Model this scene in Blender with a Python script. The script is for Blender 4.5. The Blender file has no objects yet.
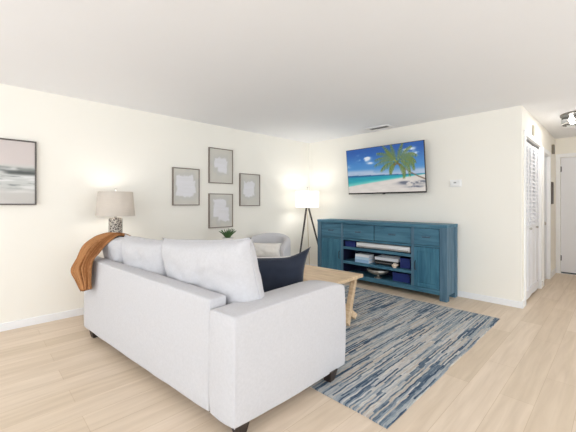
import bpy, bmesh, math, random
import numpy as np
from mathutils import Vector, Matrix, noise
random.seed(7)
SC = bpy.context.scene
COL = SC.collection
PI = math.pi
R = math.radians

# ------------------------------------------------------------------ materials
def new_mat(name):
    m = bpy.data.materials.new(name); m.use_nodes = True
    nt = m.node_tree; nt.nodes.clear()
    return m, nt
def N(nt, t, **k):
    n = nt.nodes.new(t)
    for a, b in k.items(): setattr(n, a, b)
    return n
def srgb(r, g, b):
    f = lambda c: (c/255/12.92) if c/255 <= .04045 else ((c/255+.055)/1.055)**2.4
    return (f(r), f(g), f(b), 1)
def simple(name, col, rough=.6, metal=0, var=0, vscale=8, bump=0, bscale=200, stretch=(1,1,1), spec=.5, sheen=0, emit=0):
    m, nt = new_mat(name)
    out = N(nt, 'ShaderNodeOutputMaterial'); p = N(nt, 'ShaderNodeBsdfPrincipled')
    nt.links.new(p.outputs[0], out.inputs[0])
    p.inputs['Base Color'].default_value = col
    p.inputs['Roughness'].default_value = rough
    p.inputs['Metallic'].default_value = metal
    p.inputs['Specular IOR Level'].default_value = spec
    if sheen: p.inputs['Sheen Weight'].default_value = sheen
    tc = N(nt, 'ShaderNodeTexCoord'); mp = N(nt, 'ShaderNodeMapping')
    mp.inputs['Scale'].default_value = stretch
    nt.links.new(tc.outputs['Object'], mp.inputs[0])
    nz = N(nt, 'ShaderNodeTexNoise'); nz.inputs['Scale'].default_value = vscale; nz.inputs['Detail'].default_value = 4
    nt.links.new(mp.outputs[0], nz.inputs['Vector'])
    mx = N(nt, 'ShaderNodeMix', data_type='RGBA')
    mx.inputs[6].default_value = tuple(c*(1-var) for c in col[:3])+(1,)
    mx.inputs[7].default_value = tuple(min(1, c*(1+var)) for c in col[:3])+(1,)
    nt.links.new(nz.outputs['Fac'], mx.inputs[0]); nt.links.new(mx.outputs[2], p.inputs['Base Color'])
    if bump:
        n2 = N(nt, 'ShaderNodeTexNoise'); n2.inputs['Scale'].default_value = bscale; n2.inputs['Detail'].default_value = 3
        nt.links.new(mp.outputs[0], n2.inputs['Vector'])
        b = N(nt, 'ShaderNodeBump'); b.inputs['Strength'].default_value = bump; b.inputs['Distance'].default_value = .01
        nt.links.new(n2.outputs['Fac'], b.inputs['Height']); nt.links.new(b.outputs[0], p.inputs['Normal'])
    if emit:
        p.inputs['Emission Color'].default_value = col; p.inputs['Emission Strength'].default_value = emit
    return m
def attr_mat(name, emit=False, strength=1.0, rough=.6):
    m, nt = new_mat(name)
    out = N(nt, 'ShaderNodeOutputMaterial'); p = N(nt, 'ShaderNodeBsdfPrincipled')
    a = N(nt, 'ShaderNodeAttribute', attribute_name='Col')
    nt.links.new(p.outputs[0], out.inputs[0])
    p.inputs['Roughness'].default_value = rough
    if emit:
        p.inputs['Base Color'].default_value = (.01, .01, .01, 1)
        nt.links.new(a.outputs['Color'], p.inputs['Emission Color']); p.inputs['Emission Strength'].default_value = strength
    else:
        nt.links.new(a.outputs['Color'], p.inputs['Base Color'])
    return m
def shade_mat(name, col, trans=.5, weave=0):
    m, nt = new_mat(name)
    out = N(nt, 'ShaderNodeOutputMaterial')
    d = N(nt, 'ShaderNodeBsdfDiffuse'); t = N(nt, 'ShaderNodeBsdfTranslucent'); mx = N(nt, 'ShaderNodeMixShader')
    mx.inputs[0].default_value = trans
    tc = N(nt, 'ShaderNodeTexCoord'); mp = N(nt, 'ShaderNodeMapping'); mp.inputs['Scale'].default_value = (20, 20, 160)
    nz = N(nt, 'ShaderNodeTexNoise'); nz.inputs['Scale'].default_value = 1
    nt.links.new(tc.outputs['Object'], mp.inputs[0]); nt.links.new(mp.outputs[0], nz.inputs['Vector'])
    c = N(nt, 'ShaderNodeMix', data_type='RGBA')
    c.inputs[6].default_value = tuple(x*(1-weave) for x in col[:3])+(1,); c.inputs[7].default_value = col
    nt.links.new(nz.outputs['Fac'], c.inputs[0])
    nt.links.new(c.outputs[2], d.inputs[0]); nt.links.new(c.outputs[2], t.inputs[0])
    nt.links.new(d.outputs[0], mx.inputs[1]); nt.links.new(t.outputs[0], mx.inputs[2]); nt.links.new(mx.outputs[0], out.inputs[0])
    return m

def floor_mat():
    m, nt = new_mat('oak_planks'); L = nt.links.new
    out = N(nt, 'ShaderNodeOutputMaterial'); p = N(nt, 'ShaderNodeBsdfPrincipled'); L(p.outputs[0], out.inputs[0])
    tc = N(nt, 'ShaderNodeTexCoord'); mp = N(nt, 'ShaderNodeMapping'); mp.inputs['Rotation'].default_value = (0, 0, PI/2)
    L(tc.outputs['Object'], mp.inputs[0])
    br = N(nt, 'ShaderNodeTexBrick'); br.offset = .37; br.offset_frequency = 2
    br.inputs['Scale'].default_value = 1; br.inputs['Brick Width'].default_value = 1.25; br.inputs['Row Height'].default_value = .185
    br.inputs['Mortar Size'].default_value = .0012; br.inputs['Bias'].default_value = 0
    br.inputs['Color1'].default_value = srgb(224, 207, 188); br.inputs['Color2'].default_value = srgb(212, 194, 172)
    br.inputs['Mortar'].default_value = srgb(194, 172, 144)
    L(mp.outputs[0], br.inputs['Vector'])
    m2 = N(nt, 'ShaderNodeMapping'); m2.inputs['Scale'].default_value = (14, 1.1, 1); L(tc.outputs['Object'], m2.inputs[0])
    nz = N(nt, 'ShaderNodeTexNoise'); nz.inputs['Scale'].default_value = 1.6; nz.inputs['Detail'].default_value = 6; nz.inputs['Distortion'].default_value = .6
    L(m2.outputs[0], nz.inputs['Vector'])
    rp = N(nt, 'ShaderNodeValToRGB'); rp.color_ramp.elements[0].position = .3; rp.color_ramp.elements[0].color = (.86, .83, .79, 1)
    rp.color_ramp.elements[1].position = .7; rp.color_ramp.elements[1].color = (1.05, 1.05, 1.05, 1)
    L(nz.outputs['Fac'], rp.inputs[0])
    mx = N(nt, 'ShaderNodeMix', data_type='RGBA', blend_type='MULTIPLY'); mx.inputs[0].default_value = .8
    L(br.outputs['Color'], mx.inputs[6]); L(rp.outputs[0], mx.inputs[7]); L(mx.outputs[2], p.inputs['Base Color'])
    p.inputs['Roughness'].default_value = .42; p.inputs['Specular IOR Level'].default_value = .35
    return m

def rug_mat():
    m, nt = new_mat('woven_rug'); L = nt.links.new
    out = N(nt, 'ShaderNodeOutputMaterial'); p = N(nt, 'ShaderNodeBsdfPrincipled'); L(p.outputs[0], out.inputs[0])
    p.inputs['Roughness'].default_value = .95; p.inputs['Specular IOR Level'].default_value = .1
    tc = N(nt, 'ShaderNodeTexCoord'); sp = N(nt, 'ShaderNodeSeparateXYZ'); L(tc.outputs['Object'], sp.inputs[0])
    W = .0115
    # wobble so that the threads are not ruler straight
    wz = N(nt, 'ShaderNodeTexNoise'); wz.inputs['Scale'].default_value = 9; L(tc.outputs['Object'], wz.inputs['Vector'])
    wm = N(nt, 'ShaderNodeMath', operation='MULTIPLY'); wm.inputs[1].default_value = .022; L(wz.outputs['Fac'], wm.inputs[0])
    xa = N(nt, 'ShaderNodeMath', operation='ADD'); L(sp.outputs[0], xa.inputs[0]); L(wm.outputs[0], xa.inputs[1])
    dv = N(nt, 'ShaderNodeMath', operation='DIVIDE'); dv.inputs[1].default_value = W; L(xa.outputs[0], dv.inputs[0])
    fl = N(nt, 'ShaderNodeMath', operation='FLOOR'); L(dv.outputs[0], fl.inputs[0])
    fr = N(nt, 'ShaderNodeMath', operation='FRACT'); L(dv.outputs[0], fr.inputs[0])
    h1 = N(nt, 'ShaderNodeTexWhiteNoise', noise_dimensions='1D'); L(fl.outputs[0], h1.inputs['W'])
    ym = N(nt, 'ShaderNodeMath', operation='MULTIPLY'); ym.inputs[1].default_value = 2.9; L(sp.outputs[1], ym.inputs[0])
    h2 = N(nt, 'ShaderNodeMath', operation='MULTIPLY_ADD'); h2.inputs[1].default_value = 9.0; L(h1.outputs['Value'], h2.inputs[0]); L(ym.outputs[0], h2.inputs[2])
    cb0 = N(nt, 'ShaderNodeCombineXYZ'); L(fl.outputs[0], cb0.inputs[0]); L(h2.outputs[0], cb0.inputs[1])
    fy = N(nt, 'ShaderNodeMath', operation='FLOOR'); L(h2.outputs[0], fy.inputs[0])
    cb = N(nt, 'ShaderNodeCombineXYZ'); L(fl.outputs[0], cb.inputs[0]); L(fy.outputs[0], cb.inputs[1])
    wn = N(nt, 'ShaderNodeTexWhiteNoise', noise_dimensions='2D'); L(cb.outputs[0], wn.inputs['Vector'])
    # bluer and paler patches, and a little fading along each thread
    pz = N(nt, 'ShaderNodeTexNoise'); pz.inputs['Scale'].default_value = 3.2; pz.inputs['Detail'].default_value = 3; L(tc.outputs['Object'], pz.inputs['Vector'])
    pm = N(nt, 'ShaderNodeMath', operation='MULTIPLY_ADD'); pm.inputs[1].default_value = .22; pm.inputs[2].default_value = -.09; L(pz.outputs['Fac'], pm.inputs[0])
    fz = N(nt, 'ShaderNodeTexNoise'); fz.inputs['Scale'].default_value = 1; fz.inputs['Detail'].default_value = 2
    m3 = N(nt, 'ShaderNodeMapping'); m3.inputs['Scale'].default_value = (120, 14, 1); L(tc.outputs['Object'], m3.inputs[0]); L(m3.outputs[0], fz.inputs['Vector'])
    fm = N(nt, 'ShaderNodeMath', operation='MULTIPLY_ADD'); fm.inputs[1].default_value = .4; fm.inputs[2].default_value = -.19; L(fz.outputs['Fac'], fm.inputs[0])
    a1 = N(nt, 'ShaderNodeMath', operation='ADD'); L(wn.outputs['Value'], a1.inputs[0]); L(pm.outputs[0], a1.inputs[1])
    ad = N(nt, 'ShaderNodeMath', operation='ADD'); L(a1.outputs[0], ad.inputs[0]); L(fm.outputs[0], ad.inputs[1])
    rp = N(nt, 'ShaderNodeValToRGB'); cr = rp.color_ramp
    stops = [(0, srgb(58, 76, 98)), (.11, srgb(80, 98, 118)), (.19, srgb(130, 142, 152)), (.33, srgb(164, 170, 174)), (.46, srgb(194, 192, 188)),
             (.58, srgb(182, 172, 160)), (.69, srgb(208, 206, 202)), (.80, srgb(166, 172, 178)), (.91, srgb(134, 146, 156)), (.98, srgb(96, 112, 128))]
    while len(cr.elements) < len(stops): cr.elements.new(.5)
    for e, (a, c) in zip(cr.elements, stops): e.position = a; e.color = c
    L(ad.outputs[0], rp.inputs[0])
    L(rp.outputs[0], p.inputs['Base Color'])
    pp = N(nt, 'ShaderNodeMath', operation='PINGPONG'); pp.inputs[1].default_value = .5; L(fr.outputs[0], pp.inputs[0])
    b = N(nt, 'ShaderNodeBump'); b.inputs['Strength'].default_value = .7; b.inputs['Distance'].default_value = .006
    L(pp.outputs[0], b.inputs['Height']); L(b.outputs[0], p.inputs['Normal'])
    return m

def wood_mat(name, c1, c2, rough=.55, scale=(2, 22, 22), bump=.05, spec=.4):
    m, nt = new_mat(name); L = nt.links.new
    out = N(nt, 'ShaderNodeOutputMaterial'); p = N(nt, 'ShaderNodeBsdfPrincipled'); L(p.outputs[0], out.inputs[0])
    p.inputs['Roughness'].default_value = rough; p.inputs['Specular IOR Level'].default_value = spec
    tc = N(nt, 'ShaderNodeTexCoord'); mp = N(nt, 'ShaderNodeMapping'); mp.inputs['Scale'].default_value = scale
    L(tc.outputs['Object'], mp.inputs[0])
    nz = N(nt, 'ShaderNodeTexNoise'); nz.inputs['Scale'].default_value = 1; nz.inputs['Detail'].default_value = 5; nz.inputs['Distortion'].default_value = .8
    L(mp.outputs[0], nz.inputs['Vector'])
    rp = N(nt, 'ShaderNodeValToRGB'); rp.color_ramp.elements[0].position = .32; rp.color_ramp.elements[1].position = .68
    rp.color_ramp.elements[0].color = c1; rp.color_ramp.elements[1].color = c2
    L(nz.outputs['Fac'], rp.inputs[0]); L(rp.outputs[0], p.inputs['Base Color'])
    b = N(nt, 'ShaderNodeBump'); b.inputs['Strength'].default_value = bump; b.inputs['Distance'].default_value = .01
    L(nz.outputs['Fac'], b.inputs['Height']); L(b.outputs[0], p.inputs['Normal'])
    return m

def mosaic_mat():
    m, nt = new_mat('mosaic_lamp_body'); L = nt.links.new
    out = N(nt, 'ShaderNodeOutputMaterial'); p = N(nt, 'ShaderNodeBsdfPrincipled'); L(p.outputs[0], out.inputs[0])
    tc = N(nt, 'ShaderNodeTexCoord'); v = N(nt, 'ShaderNodeTexVoronoi', feature='DISTANCE_TO_EDGE'); v.inputs['Scale'].default_value = 40
    L(tc.outputs['Object'], v.inputs['Vector'])
    rp = N(nt, 'ShaderNodeValToRGB'); rp.color_ramp.elements[0].position = .06; rp.color_ramp.elements[0].color = srgb(178, 172, 162)
    rp.color_ramp.elements[1].position = .16; rp.color_ramp.elements[1].color = srgb(76, 68, 64)
    L(v.outputs['Distance'], rp.inputs[0]); L(rp.outputs[0], p.inputs['Base Color'])
    p.inputs['Roughness'].default_value = .4
    return m

def knit_mat():
    m, nt = new_mat('rust_knit'); L = nt.links.new
    out = N(nt, 'ShaderNodeOutputMaterial'); p = N(nt, 'ShaderNodeBsdfPrincipled'); L(p.outputs[0], out.inputs[0])
    uv = N(nt, 'ShaderNodeUVMap')
    w = N(nt, 'ShaderNodeTexWave', wave_type='BANDS', bands_direction='X'); w.inputs['Scale'].default_value = 1.25; w.inputs['Distortion'].default_value = 1.2; w.inputs['Detail'].default_value = 1; w.inputs['Detail Scale'].default_value = 6
    L(uv.outputs[0], w.inputs['Vector'])
    rp = N(nt, 'ShaderNodeValToRGB'); rp.color_ramp.elements[0].color = srgb(132, 86, 52); rp.color_ramp.elements[1].color = srgb(180, 130, 88)
    L(w.outputs['Fac'], rp.inputs[0]); L(rp.outputs[0], p.inputs['Base Color'])
    b = N(nt, 'ShaderNodeBump'); b.inputs['Strength'].default_value = .9; b.inputs['Distance'].default_value = .012
    L(w.outputs['Fac'], b.inputs['Height']); L(b.outputs[0], p.inputs['Normal'])
    p.inputs['Roughness'].default_value = .95; p.inputs['Specular IOR Level'].default_value = .1
    return m

def glass_mat():
    m, nt = new_mat('clear_glass')
    out = N(nt, 'ShaderNodeOutputMaterial'); p = N(nt, 'ShaderNodeBsdfPrincipled'); nt.links.new(p.outputs[0], out.inputs[0])
    p.inputs['Base Color'].default_value = (.95, .97, .98, 1); p.inputs['Roughness'].default_value = .05
    p.inputs['Transmission Weight'].default_value = 1; p.inputs['IOR'].default_value = 1.08
    return m

M = dict(
    wall=simple('cream_wall_paint', srgb(242, 239, 231), .85, var=.01, vscale=3, spec=.2),
    ceil=simple('ceiling_paint', srgb(240, 241, 244), .9, var=.008, vscale=3, bump=.08, bscale=60, spec=.1),
    trim=simple('white_trim_paint', srgb(240, 241, 243), .45, var=.01),
    door=simple('white_door_paint', srgb(232, 233, 238), .45, var=.01),
    door_blue=simple('pale_door_paint', srgb(222, 226, 234), .45, var=.01),
    floor=floor_mat(), rug=rug_mat(),
    sofa=simple('pale_linen', srgb(200, 199, 202), .95, var=.08, vscale=70, bump=.35, bscale=420, spec=.1, sheen=.1),
    sofa_leg=simple('dark_stained_leg', srgb(46, 36, 32), .45, var=.2, vscale=20),
    navy=simple('navy_cotton', srgb(33, 40, 56), .7, var=.12, vscale=25, bump=.3, bscale=300, spec=.25, sheen=.2),
    piping=simple('pale_piping', srgb(214, 210, 204), .9, var=.05),
    knit=knit_mat(),
    oak=wood_mat('pale_oak', srgb(196, 168, 134), srgb(226, 202, 170), .5, (3, 26, 26)),
    teal=wood_mat('teal_stained_wood_upright', srgb(40, 92, 118), srgb(74, 128, 150), .5, (16, 16, 1.8), .12),
    teal_h=wood_mat('teal_stained_wood_flat', srgb(48, 94, 118), srgb(78, 126, 148), .5, (2, 18, 18), .12),
    teal_post=wood_mat('blue_grey_stained_wood', srgb(62, 96, 118), srgb(88, 120, 140), .5, (16, 16, 1.8), .1),
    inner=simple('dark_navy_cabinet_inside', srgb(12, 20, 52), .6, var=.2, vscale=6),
    dark_metal=simple('dark_metal', srgb(52, 50, 50), .4, metal=.6),
    black=simple('black_plastic', srgb(16, 16, 18), .35),
    lamp_wood=simple('dark_walnut_leg', srgb(66, 56, 52), .5, var=.2, vscale=12),
    cord=simple('beige_cord', srgb(200, 184, 160), .6),
    dark_nickel=simple('dark_nickel', srgb(120, 116, 112), .35, metal=.8),
    nickel=simple('brushed_nickel', srgb(190, 186, 182), .3, metal=.9),
    mosaic=mosaic_mat(),
    shade_linen=shade_mat('linen_lamp_shade', srgb(216, 210, 203), .34, .10),
    shade_white=shade_mat('white_lamp_shade', srgb(253, 252, 250), .8, .02),
    chair=simple('grey_upholstery', srgb(208, 207, 210), .95, var=.05, vscale=50, bump=.3, bscale=350, spec=.1),
    white_fab=simple('white_cotton', srgb(232, 228, 222), .95, var=.04, vscale=30, bump=.25, bscale=300, spec=.1),
    leaf=simple('green_leaf', srgb(84, 116, 72), .5, var=.45, vscale=14),
    pot=simple('white_ceramic', srgb(230, 230, 228), .3),
    soil=simple('potting_soil', srgb(50, 38, 30), .95, var=.3, vscale=60),
    frame=simple('bronze_frame', srgb(136, 125, 116), .45, var=.12, vscale=20, metal=.2),
    frame_dark=simple('dark_grey_frame', srgb(92, 86, 82), .45, var=.1, vscale=20, metal=.2),
    art=attr_mat('art_print', rough=.7), screen=attr_mat('lit_screen', True, .82, .35),
    white_pl=simple('white_plastic', srgb(238, 238, 238), .4),
    grey_pl=simple('grey_plastic', srgb(150, 150, 150), .4),
    slot=simple('vent_dark_inside', srgb(110, 110, 110), .8),
    book_blue=simple('pale_blue_cover', srgb(150, 186, 218), .6, var=.15, vscale=9),
    book_white=simple('white_cover', srgb(232, 234, 238), .6),
    book_navy=simple('deep_blue_cover', srgb(26, 44, 112), .5, var=.15, vscale=9),
    shell=simple('cream_shell', srgb(226, 208, 190), .5, var=.12, vscale=40, bump=.4, bscale=80),
    silver=simple('hammered_silver', srgb(170, 168, 162), .3, metal=.85, var=.2, vscale=40, bump=.5, bscale=60),
    glass=glass_mat(),
    bulb=simple('lit_bulb', (1, .96, .88, 1), .4, emit=9),
    chime=simple('taupe_plastic', srgb(128, 120, 106), .5),
    hinge=simple('black_hinge', srgb(62, 62, 64), .4, metal=.4),
    brown=simple('brown_wall_plate', srgb(190, 184, 168), .6),
)

# ------------------------------------------------------------------ helpers
def tag(o, label=None, cat=None, group=None, kind=None):
    if label: o['label'] = label
    if cat: o['category'] = cat
    if group: o['group'] = group
    if kind: o['kind'] = kind
    return o
def thing(name, label, cat, loc=(0, 0, 0), rz=0, group=None):
    o = bpy.data.objects.new(name, None); o.empty_display_size = .1
    COL.objects.link(o); o.location = loc; o.rotation_euler = (0, 0, rz)
    return tag(o, label, cat, group)
def obj(name, bm, m, parent=None, smooth=False, loc=None, rot=None, auto=None):
    me = bpy.data.meshes.new(name)
    bmesh.ops.recalc_face_normals(bm, faces=bm.faces[:])
    bm.to_mesh(me); bm.free()
    me.materials.append(M[m] if isinstance(m, str) else m)
    if smooth:
        me.polygons.foreach_set('use_smooth', [True]*len(me.polygons))
        if auto: me.set_sharp_from_angle(angle=R(auto))
    o = bpy.data.objects.new(name, me); COL.objects.link(o)
    if parent is not None: o.parent = parent
    if loc is not None: o.location = loc
    if rot is not None: o.rotation_euler = rot
    return o
def struct(name, bm, m, **k):
    return tag(obj(name, bm, m, **k), kind='structure')
def box(bm, x0, x1, y0, y1, z0, z1, bev=0, seg=2, xf=None):
    r = bmesh.ops.create_cube(bm, size=1); vs = r['verts']
    for v in vs:
        v.co = Vector(((x0+x1)/2+v.co.x*(x1-x0), (y0+y1)/2+v.co.y*(y1-y0), (z0+z1)/2+v.co.z*(z1-z0)))
    if bev:
        es = list({e for v in vs for e in v.link_edges})
        rr = bmesh.ops.bevel(bm, geom=es, offset=bev, segments=seg, affect='EDGES', profile=.5)
        vs = list({v for f in rr['faces'] for v in f.verts} | {v for v in vs if v.is_valid})
    if xf:
        for v in vs: v.co = xf(v.co)
    return vs
def B(*a, **k):
    bm = bmesh.new(); box(bm, *a, **k); return bm
def lathe(bm, prof, seg=32, c=(0, 0), close=False):
    rings = []
    for r, z in prof:
        if r < 1e-6: rings.append([bm.verts.new((c[0], c[1], z))])
        else: rings.append([bm.verts.new((c[0]+r*math.cos(2*PI*i/seg), c[1]+r*math.sin(2*PI*i/seg), z)) for i in range(seg)])
    if close: rings.append(rings[0])
    for a, b in zip(rings, rings[1:]):
        for i in range(seg):
            j = (i+1) % seg
            if len(a) == 1 and len(b) == 1: continue
            if len(a) == 1: f = [a[0], b[i], b[j]]
            elif len(b) == 1: f = [a[i], a[j], b[0]]
            else: f = [a[i], a[j], b[j], b[i]]
            try: bm.faces.new(f)
            except ValueError: pass
    return bm
def tube(bm, pts, rad, seg=8, cap=True):
    pts = [Vector(p) for p in pts]; n = len(pts)
    rr = rad if isinstance(rad, (list, tuple)) else [rad]*n
    rings = []
    for i, p in enumerate(pts):
        t = (pts[min(i+1, n-1)]-pts[max(i-1, 0)]).normalized()
        up = Vector((0, 0, 1)) if abs(t.z) < .95 else Vector((1, 0, 0))
        a = t.cross(up).normalized(); b = t.cross(a)
        rings.append([bm.verts.new(p+(a*math.cos(2*PI*k/seg)+b*math.sin(2*PI*k/seg))*rr[i]) for k in range(seg)])
    for a, b in zip(rings, rings[1:]):
        for k in range(seg): bm.faces.new((a[k], a[(k+1) % seg], b[(k+1) % seg], b[k]))
    if cap: bm.faces.new(rings[0]); bm.faces.new(rings[-1])
    return bm
def beam(bm, p, q, w, h, bev=.003, roll_axis=(0, 1, 0)):
    """rectangular bar from p to q"""
    p, q = Vector(p), Vector(q); t = (q-p); L = t.length; t.normalize()
    a = Vector(roll_axis); a = (a-t*a.dot(t)).normalized(); b = t.cross(a)
    mt = Matrix((a, b, t)).transposed()
    box(bm, -w/2, w/2, -h/2, h/2, 0, L, bev, 1, xf=lambda c: p+mt @ c)
    return bm
def horn_shift(u, v, horn):
    a = max(0, (u-.35)/.65)**2*max(0, (v-.1)/.9)**2
    return Vector((a*horn*.6, 0, a*horn))
def cushion(bm, w, h, t, n=28, pw=5, pinch=.06, wr=.008, seed=0, ear=0, flat=.5, horn=0):
    """pillow in the xz plane, thickness along y; w wide, h high, centred"""
    front, back = {}, {}
    def pos(i, j, s):
        u = -1+2*i/n; v = -1+2*j/n
        k = (max(0, 1-abs(u)**pw)*max(0, 1-abs(v)**pw))**flat
        # edges drawn in between the corners
        sx = 1-pinch*(1-v*v)*abs(u)**3*0-pinch*(1-abs(v)**2)*abs(u)**6
        sz = 1-pinch*(1-abs(u)**2)*abs(v)**6
        e = 1+ear*(abs(u)**8*abs(v)**8)
        p = Vector((u*w/2*sx*e, 0, v*h/2*sz*e))
        q = Vector((p.x*7+seed*3.1, s*2+seed, p.z*7))
        nn = noise.noise(q)*wr + noise.noise(q*2.7)*wr*.5
        p.y = s*(t/2*k + nn*k)
        if horn: p += horn_shift(u, v, horn)
        return p
    for i in range(n+1):
        for j in range(n+1):
            front[i, j] = bm.verts.new(pos(i, j, -1))
            if i in (0, n) or j in (0, n): back[i, j] = front[i, j]
            else: back[i, j] = bm.verts.new(pos(i, j, 1))
    for g in (front, back):
        for i in range(n):
            for j in range(n):
                bm.faces.new((g[i, j], g[i+1, j], g[i+1, j+1], g[i, j+1]))
    return bm
def rbox(bm, x0, x1, y0, y1, z0, z1, r, n=14, puff=0, wr=0, seed=0, xf=None):
    """upholstered box: rounded edges, slightly swollen faces, fine wrinkles"""
    W, D, H = x1-x0, y1-y0, z1-z0
    c = Vector(((x0+x1)/2, (y0+y1)/2, (z0+z1)/2)); hx = Vector((W/2, D/2, H/2))
    def axis(L):
        k = max(2, int(round((L-2*r)/.06)))
        a = [-L/2 + r*(1-math.cos(PI/2*i/4)) for i in range(4)]
        mid = [-L/2+r+(L-2*r)*i/k for i in range(k+1)]
        return a+mid+[-q for q in a[::-1]]
    ax, ay, az = axis(W), axis(D), axis(H)
    cache = {}
    def V(p):
        key = (round(p[0], 5), round(p[1], 5), round(p[2], 5))
        if key in cache: return cache[key]
        q = Vector(p); inner = Vector([max(-(hx[i]-r), min(hx[i]-r, q[i])) for i in range(3)])
        d = q-inner
        if d.length > 1e-9: q = inner+d.normalized()*r
        nrm = d.normalized() if d.length > 1e-9 else Vector((0, 0, 0))
        if puff:
            f = 1
            for i in range(3):
                if abs(nrm[i]) < .5: f *= max(0, 1-(abs(p[i])/hx[i])**2)
            q += nrm*puff*f
        if wr:
            s = Vector((q.x*6+seed, q.y*6, q.z*6)); q += nrm*(noise.noise(s)*wr+noise.noise(s*2.3)*wr*.4)
        q += c
        if xf: q = xf(q)
        v = bm.verts.new(q); cache[key] = v; return v
    def face_grid(A, Bx, f):
        for i in range(len(A)-1):
            for j in range(len(Bx)-1):
                vs = [V(f(A[i], Bx[j])), V(f(A[i+1], Bx[j])), V(f(A[i+1], Bx[j+1])), V(f(A[i], Bx[j+1]))]
                if len(set(vs)) == 4:
                    try: bm.faces.new(vs)
                    except ValueError: pass
    for s in (-1, 1):
        face_grid(ax, ay, lambda a, b: (a, b, s*H/2))
        face_grid(ax, az, lambda a, b: (a, s*D/2, b))
        face_grid(ay, az, lambda a, b: (s*W/2, a, b))
    return bm
def painted(name, w, h, nx, ny, fn, m, parent, y=0):
    """flat grid in the xz plane facing -y carrying a colour per vertex; fn(U,V)->rgb (srgb 0..255)"""
    U, V = np.meshgrid(np.linspace(0, 1, nx+1), np.linspace(0, 1, ny+1))
    rgb = np.clip(fn(U, V), 0, 255)/255
    lin = np.where(rgb <= .04045, rgb/12.92, ((rgb+.055)/1.055)**2.4)
    me = bpy.data.meshes.new(name)
    co = np.stack([(U-.5)*w, np.full_like(U, y), (V-.5)*h], -1).reshape(-1, 3)
    fs = [(j*(nx+1)+i, j*(nx+1)+i+1, (j+1)*(nx+1)+i+1, (j+1)*(nx+1)+i) for j in range(ny) for i in range(nx)]
    me.from_pydata(co.tolist(), [], fs)
    at = me.color_attributes.new('Col', 'FLOAT_COLOR', 'POINT')
    at.data.foreach_set('color', np.concatenate([lin.reshape(-1, 3), np.ones((lin.shape[0]*lin.shape[1], 1))], 1).ravel())
    me.materials.append(M[m])
    o = bpy.data.objects.new(name, me); COL.objects.link(o); o.parent = parent
    return o
def fbm(U, V, sx, sy, seed, octs=4):
    rs = np.random.RandomState(seed); out = np.zeros_like(U); amp = 1; tot = 0
    for o in range(octs):
        gx, gy = int(sx*2**o)+3, int(sy*2**o)+3
        g = rs.rand(gy, gx); x = U*sx*2**o; y = V*sy*2**o
        xi, yi = x.astype(int), y.astype(int); fx, fy = x-xi, y-yi
        fx = fx*fx*(3-2*fx); fy = fy*fy*(3-2*fy)
        a = g[yi, xi]*(1-fx)+g[yi, xi+1]*fx; b = g[yi+1, xi]*(1-fx)+g[yi+1, xi+1]*fx
        out += amp*(a*(1-fy)+b*fy); tot += amp; amp *= .5
    return out/tot
def sm(a, b, x):
    t = np.clip((x-a)/(b-a), 0, 1); return t*t*(3-2*t)
def mixc(c, d, k):
    return c*(1-k[..., None])+np.array(d, float)*k[..., None]

# ------------------------------------------------------------------ the room
XL, YB, XC, YF, H = -4.25, 4.72, -.82, 7.6, 2.44     # left wall, tv wall, hall wall, hall end, ceiling
XR, YR, XH = 2.8, -2.6, .5                            # right wall, rear wall, hall right wall
struct('floor', B(XL-.12, XR+.12, YR-.12, YF+.12, -.1, 0), 'floor')
struct('ceiling', B(XL-.12, XR+.12, YR-.12, YF+.12, H, H+.1), 'ceil')
struct('wall_left', B(XL-.12, XL, YR-.12, YB, 0, H), 'wall')
struct('wall_back', B(XL-.12, XC, YB, YB+.12, 0, H), 'wall')
# hall wall with the closet opening and a door opening
D1a, D1b, D2a, D2b, DT = 4.90, 6.0, 6.27, 6.88, 2.05
CT = 2.10
bm = bmesh.new()
box(bm, XC-.12, XC, YB+.12, D1a, 0, H)
box(bm, XC-.12, XC, D1a, D1b, CT, H); box(bm, XC-.12, XC, D1b, D2a, 0, H)
box(bm, XC-.12, XC, D2a, D2b, DT, H); box(bm, XC-.12, XC, D2b, YF, 0, H)
box(bm, XC-.7, XC-.6, YB+.12, YF, 0, H)
struct('wall_hall', bm, 'wall')
bm = bmesh.new()
FD0, FD1, FDT = -.745, .06, 2.09
box(bm, XC-.7, FD0, YF, YF+.12, 0, H); box(bm, FD1, XH+.12, YF, YF+.12, 0, H); box(bm, FD0, FD1, YF, YF+.12, FDT, H)
struct('wall_far', bm, 'wall')
struct('wall_hall_right', B(XH, XH+.12, YB, YF, 0, H), 'wall')
struct('wall_back_right', B(XH+.12, XR, YB, YB+.12, 0, H), 'wall')
# right and rear walls; big unseen window openings, added and sized to bring in daylight
bm = bmesh.new(); WZ0, WZ1 = .04, 2.38
box(bm, XR, XR+.12, YR, -2.2, 0, H); box(bm, XR, XR+.12, 4.3, YB+.12, 0, H)
box(bm, XR, XR+.12, -2.2, 4.3, 0, WZ0); box(bm, XR, XR+.12, -2.2, 4.3, WZ1, H)
struct('wall_right', bm, 'wall')
bm = bmesh.new()
box(bm, XL, -3.9, YR-.12, YR, 0, H); box(bm, 2.4, XR+.12, YR-.12, YR, 0, H)
box(bm, -3.9, 2.4, YR-.12, YR, 0, WZ0); box(bm, -3.9, 2.4, YR-.12, YR, WZ1, H)
struct('wall_rear', bm, 'wall')
bm = bmesh.new()
for y in (-2.2, -.05, 2.1, 4.25): box(bm, XR+.02, XR+.09, y, y+.05, WZ0, WZ1)
box(bm, XR+.02, XR+.09, -2.2, 4.3, WZ0, WZ0+.06); box(bm, XR+.02, XR+.09, -2.2, 4.3, WZ1-.06, WZ1)
struct('added_window_1', bm, 'trim')
bm = bmesh.new()
for x in (-3.9, -1.82, .26, 2.35): box(bm, x, x+.05, YR-.09, YR-.02, WZ0, WZ1)
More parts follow.
